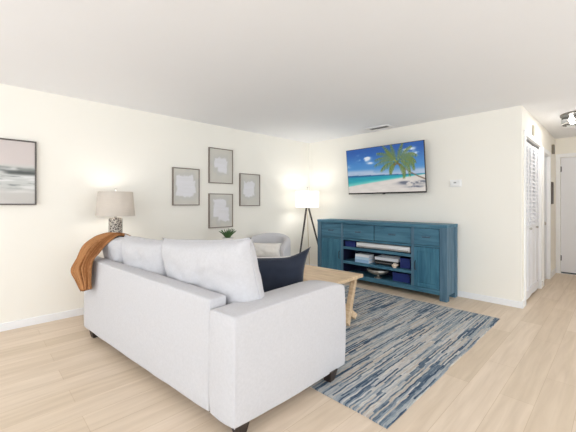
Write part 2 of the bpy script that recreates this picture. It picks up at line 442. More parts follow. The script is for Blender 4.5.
box(bm, -3.9, 2.4, YR-.09, YR-.02, WZ0, WZ0+.06); box(bm, -3.9, 2.4, YR-.09, YR-.02, WZ1-.06, WZ1)
struct('added_window_2', bm, 'trim')

def skirt(name, pts):
    x0, x1, y0, y1 = pts
    bm = bmesh.new(); box(bm, x0, x1, y0, y1, 0, .078, .002, 1)
    struct(name, bm, 'trim')
skirt('baseboard_left', (XL, XL+.014, YR, YB-.014))
skirt('baseboard_back', (XL, XC+.014, YB-.014, YB))
bm = bmesh.new()
box(bm, XC, XC+.014, YB, D1a-.07, 0, .085); box(bm, XC, XC+.014, D1b+.07, D2a-.07, 0, .085); box(bm, XC, XC+.014, D2b+.07, YF, 0, .085)
struct('baseboard_hall', bm, 'trim')
# casings
def casing_y(name, a, b, top):
    bm = bmesh.new()
    box(bm, XC-.002, XC+.016, a-.065, a, 0, top, .003, 1); box(bm, XC-.002, XC+.016, b, b+.065, 0, top, .003, 1)
    box(bm, XC-.002, XC+.016, a-.065, b+.065, top, top+.065, .003, 1)
    box(bm, XC-.12, XC-.002, a, a+.008, 0, top); box(bm, XC-.12, XC-.002, b-.008, b, 0, top); box(bm, XC-.12, XC-.002, a, b, top-.008, top)
    struct(name, bm, 'trim')
casing_y('trim_1', D1a, D1b, CT); casing_y('trim_2', D2a, D2b, DT)
bm = bmesh.new()
box(bm, FD0-.065, FD0, YF-.016, YF+.002, 0, FDT, .003, 1); box(bm, FD1, FD1+.065, YF-.016, YF+.002, 0, FDT, .003, 1)
box(bm, FD0-.065, FD1+.065, YF-.016, YF+.002, FDT, FDT+.065, .003, 1)
struct('trim_3', bm, 'trim')

# closet: bifold louvred doors, two pairs
d1 = thing('door_1', None, None, (XC-.03, D1a+.01, 0)); tag(d1, 'white louvred bifold closet doors in the hall opening', None, kind='structure')
pw_ = (D1b-D1a-.02)/4
for k in range(4):
    y0 = k*pw_+.004; y1 = (k+1)*pw_-.004
    bm = bmesh.new(); st = .04
    fold = [0.0, .016, .016, 0.0]
    # each pair stands very slightly folded, like the photo
    def fx(c, k=k, y0=y0, y1=y1):
        t = (c.y-y0)/(y1-y0); s = t if k % 2 == 0 else 1-t
        return Vector((c.x+.010*s, c.y, c.z))
    box(bm, -.016, .016, y0, y0+st, .03, CT-.05, .002, 1, xf=fx); box(bm, -.016, .016, y1-st, y1, .03, CT-.05, .002, 1, xf=fx)
    for za, zb in ((.03, .14), (.90, .96), (CT-.10, CT-.05)): box(bm, -.016, .016, y0+st, y1-st, za, zb, xf=fx)
    pn = obj('louvre_panel', bm, 'door', d1)
    bm = bmesh.new()
    for za, zb in ((.96, CT-.10),):
        n = int((zb-za)/.05)
        for i in range(n):
            z = za+(i+.5)*(zb-za)/n
            def lx(c, z=z, fx=fx):
                a = R(46); dx, dz = c.x, c.z-z
                return fx(Vector((dx*math.cos(a)+dz*math.sin(a), c.y, z-dx*math.sin(a)+dz*math.cos(a))))
            box(bm, -.021, .021, y0+st, y1-st, z-.003, z+.003, xf=lx)
    obj('slats', bm, 'door', pn)
    bm = bmesh.new(); box(bm, -.008, .006, y0+st, y1-st, .14, .9, xf=fx); box(bm, .006, .012, y0+st+.025, y1-st-.025, .18, .86, .004, 1, xf=fx)
    obj('lower_panel', bm, 'door', pn)
    if k in (1, 2):
        bm = bmesh.new(); yy = y0+.03 if k == 2 else y1-.03
        yy = (y0+.03) if k == 1 else (y1-.03)
        lathe(bm, [(0, .03), (.012, .029), (.017, .02), (.012, .008), (.008, 0), (0, 0)], 14)
        ko = obj('knob', bm, 'nickel', pn, True, loc=(.026, yy, .93), rot=(0, PI/2, 0))
obj('track', B(-.02, .02, 0, D1b-D1a-.02, CT-.03, CT-.012), 'slot', d1)
# side door in the hall
d2 = thing('door_2', None, None, (XC-.05, D2a+.012, 0)); tag(d2, 'pale door set in the hall wall beyond the closet', None, kind='structure')
obj('door_leaf', B(-.018, .018, 0, D2b-D2a-.024, .01, DT-.012, .002, 1), 'door_blue', d2)
bm = bmesh.new(); lathe(bm, [(0, .06), (.02, .058), (.027, .045), (.02, .03), (.01, .02), (.01, .006), (.026, .005), (.026, 0), (0, 0)], 16)
obj('door_knob', bm, 'nickel', d2, True, loc=(.018, .06, .95), rot=(0, PI/2, 0))
# far door
d3 = thing('door_3', None, None, (FD0+.003, YF+.03, 0)); tag(d3, 'white flush door with black hinges at the hall end', None, kind='structure')
obj('door_leaf', B(0, FD1-FD0-.006, -.02, .02, .018, FDT-.004, .002, 1), 'door', d3)
for z in (.28, 1.88):
    bm = bmesh.new(); tube(bm, [(0, -.026, z-.05), (0, -.026, z+.05)], .006, 8); box(bm, 0, .012, -.023, -.02, z-.045, z+.045)
    obj('hinge', bm, 'hinge', d3)
obj('door_gap_shade', B(.002, FD1-FD0-.008, -.026, -.02, .004, .03), 'hinge', d3)  # dark strip standing in for the shaded gap under the door

# ------------------------------------------------------------------ wall and ceiling fittings
t = thing('ceiling_light', 'round flush ceiling light with dark metal rim and clear glass drum in the hall', 'ceiling light', (-.34, 5.69, H))
bm = bmesh.new(); lathe(bm, [(0, 0), (.225, 0), (.225, -.02), (.212, -.022), (.212, -.01), (0, -.01)], 40); obj('rim', bm, 'dark_nickel', t, True, auto=40)
bm = bmesh.new(); lathe(bm, [(.208, -.014), (.208, -.13), (.2, -.135), (0, -.137), (0, -.133), (.2, -.131), (.203, -.128), (.203, -.014)], 40); obj('glass_drum', bm, 'glass', t, True, auto=40)
bm = bmesh.new(); lathe(bm, [(.212, -.122), (.214, -.13), (.212, -.138), (.206, -.138), (.206, -.122)], 40, close=True); obj('lower_ring', bm, 'nickel', t, True)
for sx in (-1, 1):
    bm = bmesh.new(); lathe(bm, [(0, -.1), (.02, -.095), (.03, -.075), (.024, -.05), (.013, -.035), (.013, -.013), (0, -.013)], 16, (sx*.09, 0)); obj('bulb', bm, 'bulb', t, True)

t = thing('ceiling_vent', 'slotted air vent in the ceiling above the television', 'vent', (-2.60, 4.50, H))
obj('backing', B(-.15, .15, -.05, .05, -.004, 0), 'slot', t)
bm = bmesh.new()
box(bm, -.19, .19, -.09, -.05, -.012, 0, .002, 1); box(bm, -.19, .19, .05, .09, -.012, 0, .002, 1); box(bm, -.19, -.15, -.05, .05, -.012, 0); box(bm, .15, .19, -.05, .05, -.012, 0)
obj('vent_frame', bm, 'white_pl', t)
bm = bmesh.new()
for i in range(5):
    yy = -.04+i*.02
    def vx(c, yy=yy):
        a = R(40); dy, dz = c.y-yy, c.z+.007; return Vector((c.x, yy+dy*math.cos(a)-dz*math.sin(a), -.007+dy*math.sin(a)+dz*math.cos(a)))
    box(bm, -.15, .15, yy-.008, yy+.008, -.0085, -.0065, xf=vx)
obj('vent_slats', bm, 'grey_pl', t)

t = thing('thermostat', 'small white thermostat on the wall right of the television', 'thermostat', (-1.56, YB, 1.535))
obj('wall_plate', B(-.075, .075, -.008, 0, -.05, .05, .004, 2), 'white_pl', t)
obj('body', B(-.062, .062, -.028, -.008, -.038, .038, .006, 2), 'white_pl', t)
obj('display', B(-.02, .014, -.0295, -.0275, 0, .018), 'grey_pl', t)

t = thing('wall_register', 'narrow beige plate high on the wall above the closet doors', 'wall plate', (XC, 5.41, 2.245))
obj('plate', B(0, .02, -.05, .05, -.07, .07, .004, 1), 'brown', t)
bm = bmesh.new()
for i in range(5): box(bm, .02, .024, -.04, .04, -.055+i*.025, -.043+i*.025)
obj('ribs', bm, 'brown', t)
t = thing('door_chime', 'small dark box high on the hall wall near the far door', 'door chime', (XC, 7.2, 2.2))
obj('chime_box', B(0, .035, -.05, .05, -.075, .075, .006, 2), 'chime', t)
obj('chime_grille', B(.035, .038, -.03, .03, -.04, .04), 'grey_pl', t)
t = thing('hall_picture', 'thin dark framed picture hung on the hall wall near the far door', 'picture', (XC, 7.15, 1.44))
bm = bmesh.new(); box(bm, 0, .02, -.07, -.055, -.19, .19); box(bm, 0, .02, .055, .07, -.19, .19); box(bm, 0, .02, -.055, .055, -.19, -.175); box(bm, 0, .02, -.055, .055, .175, .19)
obj('frame', bm, 'frame_dark', t); obj('print', B(0, .012, -.055, .055, -.175, .175), 'frame_dark', t)

# ------------------------------------------------------------------ pictures on the left wall
def picture(label, yc, zc, w, h, fn, fm, group=None, fw=.013, nx=90, ny=100, dep=.035):
    t = thing('framed_picture', label, 'picture', (XL, yc, zc), PI/2, group)
    bm = bmesh.new()
    box(bm, -w/2, -w/2+fw, -dep, 0, -h/2, h/2, .002, 1); box(bm, w/2-fw, w/2, -dep, 0, -h/2, h/2, .002, 1)
    box(bm, -w/2+fw, w/2-fw, -dep, 0, -h/2, -h/2+fw, .002, 1); box(bm, -w/2+fw, w/2-fw, -dep, 0, h/2-fw, h/2, .002, 1)
    obj('frame', bm, fm, t)
    obj('backing', B(-w/2+fw, w/2-fw, -dep+.014, -.002, -h/2+fw, h/2-fw), 'white_fab', t)
    painted('print', w-2*fw, h-2*fw, nx, ny, fn, 'art', t, -dep+.012)
    return t
def abstract(seed, blobs):
    def fn(U, V):
        c = np.zeros(U.shape+(3,))+np.array([206, 203, 195.])
        n = fbm(U, V, 5, 4, seed+40)-.5
        c += (n*8)[..., None]
        wob = (fbm(U, V, 7, 7, seed)-.5)*.16; wob2 = (fbm(U, V, 7, 9, seed+9)-.5)*.16
        k = np.zeros_like(U)
        for (a, b, d, e) in blobs:
            kk = sm(a-.03, a+.03, U+wob)*sm(-b-.03, -b+.03, -(U+wob))*sm(d-.03, d+.03, V+wob2)*sm(-e-.03, -e+.03, -(V+wob2))
            k = np.maximum(k, kk)
        halo = np.zeros_like(U)
        for (a, b, d, e) in blobs:
            kk = sm(a-.16, a-.02, U+wob)*sm(-b-.16, -b-.02, -(U+wob))*sm(d-.16, d-.02, V+wob2)*sm(-e-.16, -e-.02, -(V+wob2)); halo = np.maximum(halo, kk)
        streak = fbm(U, V, 2, 22, seed+3)
        c = mixc(c, (198, 197, 193), halo*.8)
        c = mixc(c, (226, 225, 229), k*(.75+.35*streak).clip(0, 1))
        return c
    return fn
G4 = 'small framed abstract prints on the left wall'
picture('framed abstract print, leftmost of the four small ones', 2.134, 1.494, 0.401, .522, abstract(1, [(.12, .78, .22, .8), (.2, .88, .3, .66)]), 'frame', G4)
picture('framed abstract print, topmost of the four small ones', 2.699, 1.829, 0.420, .53, abstract(2, [(.2, .7, .42, .74), (.36, .76, .3, .68)]), 'frame', G4)
picture('framed abstract print, lowest of the four small ones, above the plant', 2.699, 1.152, 0.420, .517, abstract(3, [(.16, .72, .3, .86), (.36, .84, .18, .6)]), 'frame', G4)
picture('framed abstract print, rightmost of the four small ones', 3.250, 1.483, 0.413, .525, abstract(4, [(.18, .72, .34, .76), (.28, .6, .28, .5)]), 'frame', G4)
def seascape(U, V):
    base = np.array([206, 197, 195.]) + np.zeros(U.shape+(3,))
    n = fbm(U, V, 3, 3, 5); base += ((n-.5)*12)[..., None]
    sea = sm(.66, .56, V)
    c = mixc(base, (196, 198, 196), sea)
    w = fbm(U*1.0, V, 4, 22, 11); w2 = fbm(U, V, 6, 30, 12)
    c = mixc(c, (226, 226, 226), sm(.5, .72, w)*sea*.8)
    hill = sm(.02, -.02, V-(.545+.06*fbm(U, V*0, 7, 1, 3)+.02*np.sin(U*9)))*sm(.45, .49, V)
    c = mixc(c, (120, 124, 122), hill*.75*sm(.3, .6, fbm(U, V, 6, 8, 21)))
    dk = sm(.56, .5, V)*sm(.44, .5, V)*sm(.4, .62, fbm(U, V, 3, 9, 31)); c = mixc(c, (72, 76, 76), dk*.85)
    st = sm(.55, .7, w2)*sm(.5, .42, V)*sm(.2, .3, V); c = mixc(c, (128, 134, 134), st*.8)
    c = mixc(c, (196, 192, 188), sm(.3, .1, V)*.8)
    return c
picture('large framed grey and pink seascape at the left edge of the wall', -.05, 1.572, 1.04, .657, seascape, 'frame_dark', None, .014, 150, 110)

# ------------------------------------------------------------------ television
t = thing('television', 'large flat wall mounted television showing a palm beach', 'television', (-2.585, 4.595, 1.788))
t.rotation_euler = (R(6.5), 0, 0)
TW, TH = 1.328, .746
bm = bmesh.new(); box(bm, -TW/2, TW/2, -.012, .012, -TH/2, TH/2, .003, 1); obj('bezel', bm, 'black', t)
obj('rear_housing', B(-.42, .42, .012, .04, -.3, .18, .008, 2), 'black', t)
bm = bmesh.new(); box(bm, -TW/2, TW/2, -.0145, -.011, -TH/2, -TH/2+.017); obj('lower_strip', bm, 'dark_metal', t)
bm = bmesh.new(); box(bm, -.025, .025, -.017, -.012, -TH/2-.008, -TH/2+.014, .002, 1); obj('sensor', bm, 'black', t)
obj('wall_bracket', B(-.15, .15, .04, .062, -.2, .1), 'dark_metal', t)
def beach(U, V):
    rs = np.random.RandomState(4)
    A = TW/TH
    hz = .41-.05*U
    c = np.zeros(U.shape+(3,))
    k = np.clip((V-hz)/(1-hz), 0, 1)
    c[:] = (168, 192, 220); c = mixc(c, (70, 140, 205), sm(0, .3, k)); c = mixc(c, (22, 88, 172), sm(.25, .95, k))
    cl = fbm(U*1.0, V, 9, 12, 2)
    def blob(x, y, rx, ry): return np.exp(-(((U-x)/rx)**2+((V-y)/ry)**2))
    cm = blob(.24, .75, .07, .05)+blob(.30, .78, .04, .04)+blob(.21, .86, .05, .025)*.5+blob(.34, .66, .04, .025)*.7+blob(.25, .66, .05, .02)*.5+blob(.83, .86, .08, .06)*.9+blob(.9, .8, .06, .05)*.7+blob(.02, .62, .04, .03)*.5
    c = mixc(c, (232, 238, 246), np.clip(cm*sm(.35, .65, cl)*1.6, 0, 1))
    c = mixc(c, (196, 208, 226), np.clip(sm(.1, .0, np.abs(V-hz-.05))*sm(.4, .6, fbm(U, V, 6, 10, 8))*.7, 0, 1)*(V > hz))
    sea = (V < hz)
    shore = .15+.19*U**.9
    s = np.clip((hz-V)/(hz-shore+1e-6), 0, 1)
    sc = np.zeros_like(c); sc[:] = (20, 96, 150); sc = mixc(sc, (16, 160, 178), sm(.05, .35, s)); sc = mixc(sc, (110, 205, 200), sm(.5, .95, s))
    sc += ((fbm(U, V, 5, 40, 6)-.5)*30)[..., None]
    c = np.where(sea[..., None], sc, c)
    sand = np.zeros_like(c); sand[:] = (226, 219, 212); sand += ((fbm(U, V, 12, 20, 7)-.5)*22)[..., None]
    kk = sm(.012, -.012, V-shore); c = c*(1-kk[..., None])+sand*kk[..., None]
    # the tree's own shade in the picture
    sh = np.clip(blob(.84, .17, .13, .03)+blob(.76, .2, .06, .02)+blob(.9, .1, .1, .02)+blob(.95, .2, .07, .02), 0, 1)*sm(.3, .55, fbm(U, V, 16, 14, 17))
    c = mixc(c, (88, 96, 116), np.clip(sh*1.1, 0, .9)*kk)
    def stroke(pts, w0, w1, col, soft=.004, amt=1.):
        nonlocal c
        P = np.array(pts, float); n = 26
        tt = np.linspace(0, 1, n)
        if len(P) == 3: Q = ((1-tt)**2)[:, None]*P[0]+(2*tt*(1-tt))[:, None]*P[1]+(tt**2)[:, None]*P[2]
        else: Q = P[0]+(P[1]-P[0])*tt[:, None]
        best = np.full(U.shape, 9.)
        for i in range(n):
            w = w0+(w1-w0)*tt[i]
            d = np.hypot((U-Q[i, 0])*A, V-Q[i, 1])-w; best = np.minimum(best, d)
        c = mixc(c, col, sm(soft, -soft, best)*amt)
        return Q
    stroke([(1.02, .235), (.86, .34), (.70, .60)], .016, .011, (120, 100, 82))
    stroke([(1.02, .243), (.86, .35), (.70, .605)], .006, .004, (172, 152, 128))
    cx, cy = .685, .63
    tips = [(.40, .60, .54, .74), (.41, .72, .55, .80), (.44, .86, .56, .86), (.52, 1.0, .60, .86), (.62, 1.02, .64, .85), (.76, 1.0, .72, .86), (.86, .93, .78, .86),
            (.92, .74, .82, .86), (.88, .46, .88, .74), (.83, .34, .84, .68), (.76, .30, .78, .56), (.60, .40, .60, .60), (.48, .48, .54, .64), (.55, .92, .6, .8), (.90, .60, .86, .80)]
    greens = [(92, 122, 36), (142, 158, 58), (62, 92, 34), (172, 176, 84), (50, 78, 32)]
    for i, (x, y, mx, my) in enumerate(tips):
        Q = stroke([(cx, cy), (mx, my), (x, y)], .009, .003, greens[i % 5])
        for j in range(4, 26, 1):
            p = Q[j]; dirv = Q[min(j+1, 25)]-Q[j-1]; dirv = dirv/np.hypot(*dirv)
            nrm = np.array([-dirv[1], dirv[0]])
            L = .075*(1-.55*abs(j/25-.45)*2)
            for s_ in (-1, 1):
                e = p+(nrm*s_*.75*np.array([1/A, 1])+dirv*.7*np.array([1/A, 1]))*L+np.array([0, -.025])
                P0, P1 = p, e
                # short leaflets
                d0 = P1-P0; tpar = np.clip(((U-P0[0])*A*d0[0]*A+(V-P0[1])*d0[1])/((d0[0]*A)**2+d0[1]**2), 0, 1)
                dd = np.hypot((U-P0[0]-tpar*d0[0])*A, V-P0[1]-tpar*d0[1])-.0062*(1-tpar*.7)
                c = mixc(c, greens[(i+j+s_) % 5], sm(.004, -.003, dd)*.8)
    for x, y in ((.69, .60), (.715, .57), (.66, .585)):
        c = mixc(c, (116, 92, 44), np.clip(sm(.032, .02, np.hypot((U-x)*A, V-y)), 0, 1))
    stroke([(.775, .5), (.785, .4), (.785, .31)], .006, .004, (84, 84, 50))
    return c
painted('screen', TW-.016, TH-.03, 200, 112, beach, 'screen', t, -.0128).location = (0, 0, .007)

# ------------------------------------------------------------------ tv console
CX, CY = -2.6075, 4.502
t = thing('tv_console', 'wide teal blue wooden media console under the television', 'console', (CX, CY, 0))
HW, HD = 1.0775, .193
xs = dict(lp=-.995, ld=-.575, lo=-.54, ro=.605, rd=.64, rp=.985)
ztop = .985
obj('top', B(-HW-.003, HW+.003, -HD-.004, HD, ztop-.04, ztop, .004, 2), 'teal_h', t)
for a, b in ((-HW, xs['lp']), (xs['rp'], HW)):
    for ya, yb in ((-HD, -HD+.085), (HD-.085, HD)):
        obj('post', B(a, b, ya, yb, 0, ztop-.04, .004, 2), 'teal_post', t)
for s in (-1, 1):
    x = s*(HW-.02); obj('side_panel', B(x-.012, x+.012, -HD+.085, HD-.085, .07, ztop-.04), 'teal_post', t)
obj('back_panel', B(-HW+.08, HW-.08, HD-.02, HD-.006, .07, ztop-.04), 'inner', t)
obj('bottom_board', B(xs['lp'], xs['rp'], -HD+.01, HD-.02, .07, .135, .003, 1), 'teal_h', t)
bm = bmesh.new(); box(bm, xs['ld']-.005, xs['lo'], -HD+.006, HD-.02, .135, ztop-.04); obj('divider', bm, 'teal_post', t)
bm = bmesh.new(); box(bm, xs['ro'], xs['rd']+.005, -HD+.006, HD-.02, .135, ztop-.04); obj('divider', bm, 'teal_post', t)
for z0, z1 in ((.292, .335), (.522, .562)): obj('shelf', B(xs['lo'], xs['ro'], -HD+.012, HD-.02, z0, z1, .003, 1), 'teal_h', t)
bm = bmesh.new()
box(bm, xs['lp'], xs['ld'], -HD+.012, HD-.02, .68, .70); box(bm, xs['rd'], xs['rp'], -HD+.012, HD-.02, .68, .70); box(bm, xs['lo'], xs['ro'], -HD+.006, HD-.02, .672, .70)
box(bm, xs['lp'], xs['rp'], -HD+.012, HD-.02, ztop-.055, ztop-.04)
obj('rails', bm, 'teal_h', t)
def drawer(x0, x1, hs):
    z0, z1 = .705, ztop-.06
    bm = bmesh.new(); g = .006
    box(bm, x0+g, x1-g, -HD+.002, -HD+.022, z0, z1, .004, 1)
    d = obj('drawer', bm, 'teal_h', t)
    for hx in hs:
        bm = bmesh.new(); zc = (z0+z1)/2
        box(bm, hx-.06, hx+.06, -HD-.003, -HD+.003, zc-.012, zc+.012, .003, 1)
        obj('pull', bm, 'teal_post', d)
        # flat dark strip on the pull, painting the shade of a finger slot
        bm = bmesh.new(); box(bm, hx-.05, hx+.05, -HD-.0035, -HD-.0028, zc-.010, zc-.003)
        obj('pull_slot_shade', bm, 'inner', d)
drawer(xs['lp'], xs['ld'], [(xs['lp']+xs['ld'])/2]); drawer(xs['rd'], xs['rp'], [(xs['rd']+xs['rp'])/2])
mid = (xs['lo']+xs['ro'])/2
drawer(xs['lo'], mid, [xs['lo']+.29]); drawer(mid, xs['ro'], [mid+.29])
def cdoor(x0, x1, hside):
    g = .005; z0, z1 = .14, .675; fw = .055
    bm = bmesh.new()
    box(bm, x0+g, x0+fw, -HD+.002, -HD+.024, z0, z1, .003, 1); box(bm, x1-fw, x1-g, -HD+.002, -HD+.024, z0, z1, .003, 1)
    box(bm, x0+fw, x1-fw, -HD+.002, -HD+.024, z0, z0+.06, .003, 1); box(bm, x0+fw, x1-fw, -HD+.002, -HD+.024, z1-.06, z1, .003, 1)
    d = obj('door', bm, 'teal', t)
    bm = bmesh.new(); n = 4; w = (x1-x0-2*fw)/n
    for i in range(n): box(bm, x0+fw+i*w, x0+fw+(i+1)*w, -HD+.009, -HD+.02, z0+.06, z1-.06, .0025, 1)
    obj('board_panel', bm, 'teal', d)
    hx = x1-fw/2 if hside > 0 else x0+fw/2
    bm = bmesh.new(); tube(bm, [(hx, -HD+.002, .36), (hx, -HD-.018, .37), (hx, -HD-.018, .47), (hx, -HD+.002, .48)], .006, 8)
    obj('handle', bm, 'dark_metal', d, True)
cdoor(xs['lp'], xs['ld'], 1); cdoor(xs['rd'], xs['rp'], -1)
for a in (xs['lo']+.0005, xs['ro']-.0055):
    for z0, z1 in ((.136, .291), (.336, .521), (.563, .671)): obj('recess_darkener', B(a, a+.005, -HD+.02, HD-.021, z0, z1), 'inner', t)  # thin dark sheets added to darken the open compartments

# things on the console shelves (world coordinates)
def W(x, y, z): return (CX+x, CY+y, z)
S1, S2, S3 = .562, .335, .135
t = thing('sound_bar', 'long white box lying on the console top shelf', 'sound bar', W(.13, -.09, S1))
obj('body', B(-.44, .44, -.06, .06, .012, .088, .01, 2), 'white_pl', t); obj('grille', B(-.42, .42, -.0615, -.0585, .014, .036), 'grey_pl', t)
for sx in (-.35, .35): obj('foot', B(sx-.03, sx+.03, -.03, .03, 0, .012), 'black', t)
t = thing('blue_box', 'small dark blue box at the left end of the top shelf', 'box', W(-.43, -.09, S1))
obj('body', B(-.09, .09, -.06, .06, 0, .07, .004, 1), 'book_navy', t); obj('lid', B(-.092, .092, -.062, .062, .07, .09, .003, 1), 'book_navy', t)
zz = S2
def book(label, x, y, z, w, d, h, cm, group=None, rz=0):
    t = thing('book', label, 'book', W(x, y, z), rz, group)
    bm = bmesh.new(); box(bm, -w/2, w/2, -d/2, d/2, 0, .004); box(bm, -w/2, w/2, -d/2, d/2, h-.004, h); box(bm, -w/2, -w/2+.004, -d/2, d/2, .004, h-.004)
    box(bm, -w/2, w/2, -d/2, -d/2+.004, .004, h-.004)
    obj('cover', bm, cm, t); obj('pages', B(-w/2+.004, w/2-.004, -d/2+.004, d/2-.004, .004, h-.004), 'book_white', t)
book('pale blue book at the bottom of the middle shelf stack', -.20, -.08, zz, .25, .17, .05, 'book_blue', 'books stacked on the middle shelf')
book('sky blue book between two others in the middle shelf stack', -.20, -.08, zz+.05, .245, .165, .04, simple('sky_cover', srgb(186, 212, 232), .6), 'books stacked on the middle shelf', .03)
book('white book on top of the middle shelf stack', -.20, -.08, zz+.09, .24, .16, .04, 'book_white', 'books stacked on the middle shelf', -.02)
t = thing('media_player', 'flat dark media player on the console middle shelf beside the shell', 'media player', W(.18, .01, zz))
obj('body', B(-.19, .19, -.11, .11, .008, .07, .006, 2), 'black', t); obj('front_strip', B(-.185, .185, -.1125, -.109, .03, .036), 'grey_pl', t)
for sx in (-.15, .15):
    for sy in (-.08, .08): obj('foot', B(sx-.015, sx+.015, sy-.015, sy+.015, 0, .008), 'black', t)
t = thing('white_tray', 'white flat tray lying on the dark media player', 'tray', W(.18, .01, zz+.07))
bm = bmesh.new(); box(bm, -.19, .19, -.11, .11, 0, .01, .003, 1)
obj('tray_base', bm, 'book_white', t)
bm = bmesh.new(); box(bm, -.19, .19, -.11, -.1, .01, .045, .003, 1); box(bm, -.19, .19, .1, .11, .01, .045, .003, 1); box(bm, -.19, -.18, -.1, .1, .01, .045); box(bm, .18, .19, -.1, .1, .01, .045)
obj('tray_rim', bm, 'book_white', t)
# conch shell ornament in front of the media player
t = thing('shell_ornament', 'cream spiral sea shell on the edge of the middle shelf', 'ornament', W(.345, -.15, zz))
bm = bmesh.new()
prof = [(0, -.045), (.014, -.036), (.02, -.028), (.016, -.024), (.028, -.014), (.034, -.006), (.027, 0), (.03, .014), (.022, .026), (.012, .038), (.006, .05), (0, .054)]
lathe(bm, prof, 20)
obj('whorl', bm, 'shell', t, True, loc=(0, 0, .034), rot=(0, PI/2-.2, .5))
bm = bmesh.new(); lathe(bm, [(0, 0), (.026, 0), (.022, .008), (.014, .012), (0, .012)], 16); obj('base', bm, 'shell', t, True)
t = thing('storage_box', 'deep blue box standing behind the shell on the middle shelf', 'box', W(.475, -.02, zz))
obj('body', B(-.075, .075, -.08, .08, 0, .125, .004, 1), 'book_navy', t); obj('lid', B(-.078, .078, -.083, .083, .125, .145, .003, 1), 'book_navy', t)
t = thing('pedestal_bowl', 'silver footed bowl on the console bottom shelf', 'bowl', W(.05, -.10, S3))
bm = bmesh.new()
def scal(bm):
    seg = 48; prof = [(.02, .05), (.07, .056), (.115, .082), (.135, .128), (.13, .13), (.108, .088), (.06, .064), (0, .058)]
    rings = []
    for r, z in prof:
        rings.append([bm.verts.new((r*(1+.05*math.cos(12*a)*(r/.135)**2)*math.cos(a), r*(1+.05*math.cos(12*a)*(r/.135)**2)*math.sin(a), z)) for a in [2*PI*i/seg for i in range(seg)]]) if r > 0 else rings.append([bm.verts.new((0, 0, z))])
    for a, b in zip(rings, rings[1:]):
        for i in range(seg):
            j = (i+1) % seg
            bm.faces.new((a[i], a[j], b[j], b[i])) if len(b) > 1 else bm.faces.new((a[i], a[j], b[0]))
scal(bm)
for v in bm.verts: v.co.x *= 1.22; v.co.y *= 1.12
obj('bowl', bm, 'silver', t, True)
bm = bmesh.new(); lathe(bm, [(0, 0), (.06, 0), (.058, .008), (.028, .018), (.018, .034), (.024, .05), (.0, .054)], 24); obj('pedestal', bm, 'silver', t, True)
t = thing('storage_box', 'deep blue box beside the silver bowl on the bottom shelf', 'box', W(.42, -.02, S3))
obj('body', B(-.13, .13, -.09, .09, 0, .1, .004, 1), 'book_navy', t); obj('lid', B(-.133, .133, -.093, .093, .1, .125, .003, 1), 'book_navy', t)

# ------------------------------------------------------------------ rug
bm = bmesh.new()
RX0, RX1, RY0, RY1 = -3.94, -.905, 1.655, 4.10
nx, ny = 60, 48
g = {}
for i in range(nx+1):
    for j in range(ny+1):
        x = RX0+(RX1-RX0)*i/nx; y = RY0+(RY1-RY0)*j/ny
        x += .006*noise.noise(Vector((y*4, 3, 0)))*(i in (0, nx)); y += .006*noise.noise(Vector((x*4, 8, 0)))*(j in (0, ny))
        g[i, j] = bm.verts.new((x, y, .010))
for i in range(nx):
    for j in range(ny): bm.faces.new((g[i, j], g[i+1, j], g[i+1, j+1], g[i, j+1]))
ring = [g[i, 0] for i in range(nx+1)]+[g[nx, j] for j in range(1, ny+1)]+[g[i, ny] for i in range(nx-1, -1, -1)]+[g[0, j] for j in range(ny-1, 0, -1)]
low = [bm.verts.new((v.co.x, v.co.y, .0005)) for v in ring]
for i in range(len(ring)):
    j = (i+1) % len(ring); bm.faces.new((ring[i], low[i], low[j], ring[j]))
rug = obj('area_rug', bm, 'rug'); tag(rug, 'flat woven rug with navy, grey and beige streaks before the console', 'rug')
RT = .010

# ------------------------------------------------------------------ sofa
AL = R(5.6)
Rr = Vector((-1.391, .968, 0))
ca, sa = math.cos(AL), math.sin(AL)
SL, SD = 2.20, .98
cen = Rr+Vector((-ca, -sa, 0))*(SL/2)+Vector((-sa, ca, 0))*(SD/2)
sofa = thing('sofa', 'long white linen sofa seen from behind, facing the console', 'sofa', (cen.x, cen.y, 0), AL)
hx, hy = SL/2, SD/2
ZB = .078
AI = hx-.222                                             # inner face of the right arm at the rear
def backtop(c):
    k = max(0, min(1, (c.z-ZB)/(.72-ZB)))
    f = (AI-c.x)/(2*hx); return Vector((c.x, c.y+.01*(k**2), c.z+.03*f*k))
bm = bmesh.new(); rbox(bm, -hx, AI-.002, -hy, -hy+.125, ZB, .715, .018, puff=.004, wr=.003, xf=backtop)
obj('back', bm, 'sofa', sofa, True)
def armtop(c):
    k = max(0, min(1, (c.z-ZB)/.6)); f = (c.y+hy)/SD
    return Vector((c.x+.088*f*(1 if c.x > 0 else 0), c.y, c.z+k*(.030*f-.034*max(0, (f-.82)/.18)**2)))
for s in (-1, 1):
    bm = bmesh.new()
    if s > 0: rbox(bm, AI, hx, -hy, hy, ZB, .665, .024, puff=.01, wr=.003, xf=armtop)
    else: rbox(bm, -hx, -hx+.18, -hy+.127, hy, ZB, .665, .028, puff=.008, wr=.003, xf=armtop)
    obj('arm', bm, 'sofa', sofa, True)
LI = -hx+.182
bm = bmesh.new(); rbox(bm, LI, AI+.02, -hy+.127, hy-.02, ZB+.005, .29, .02); obj('seat_base', bm, 'sofa', sofa, True)
cw = (AI-LI)/3
for i in range(3):
    a = LI+i*cw; bm = bmesh.new(); rbox(bm, a+.003, a+cw-.003, -hy+.14, hy, .292, .455, .035, puff=.012, wr=.004, seed=i)
    obj('seat_cushion', bm, 'sofa', sofa, True)
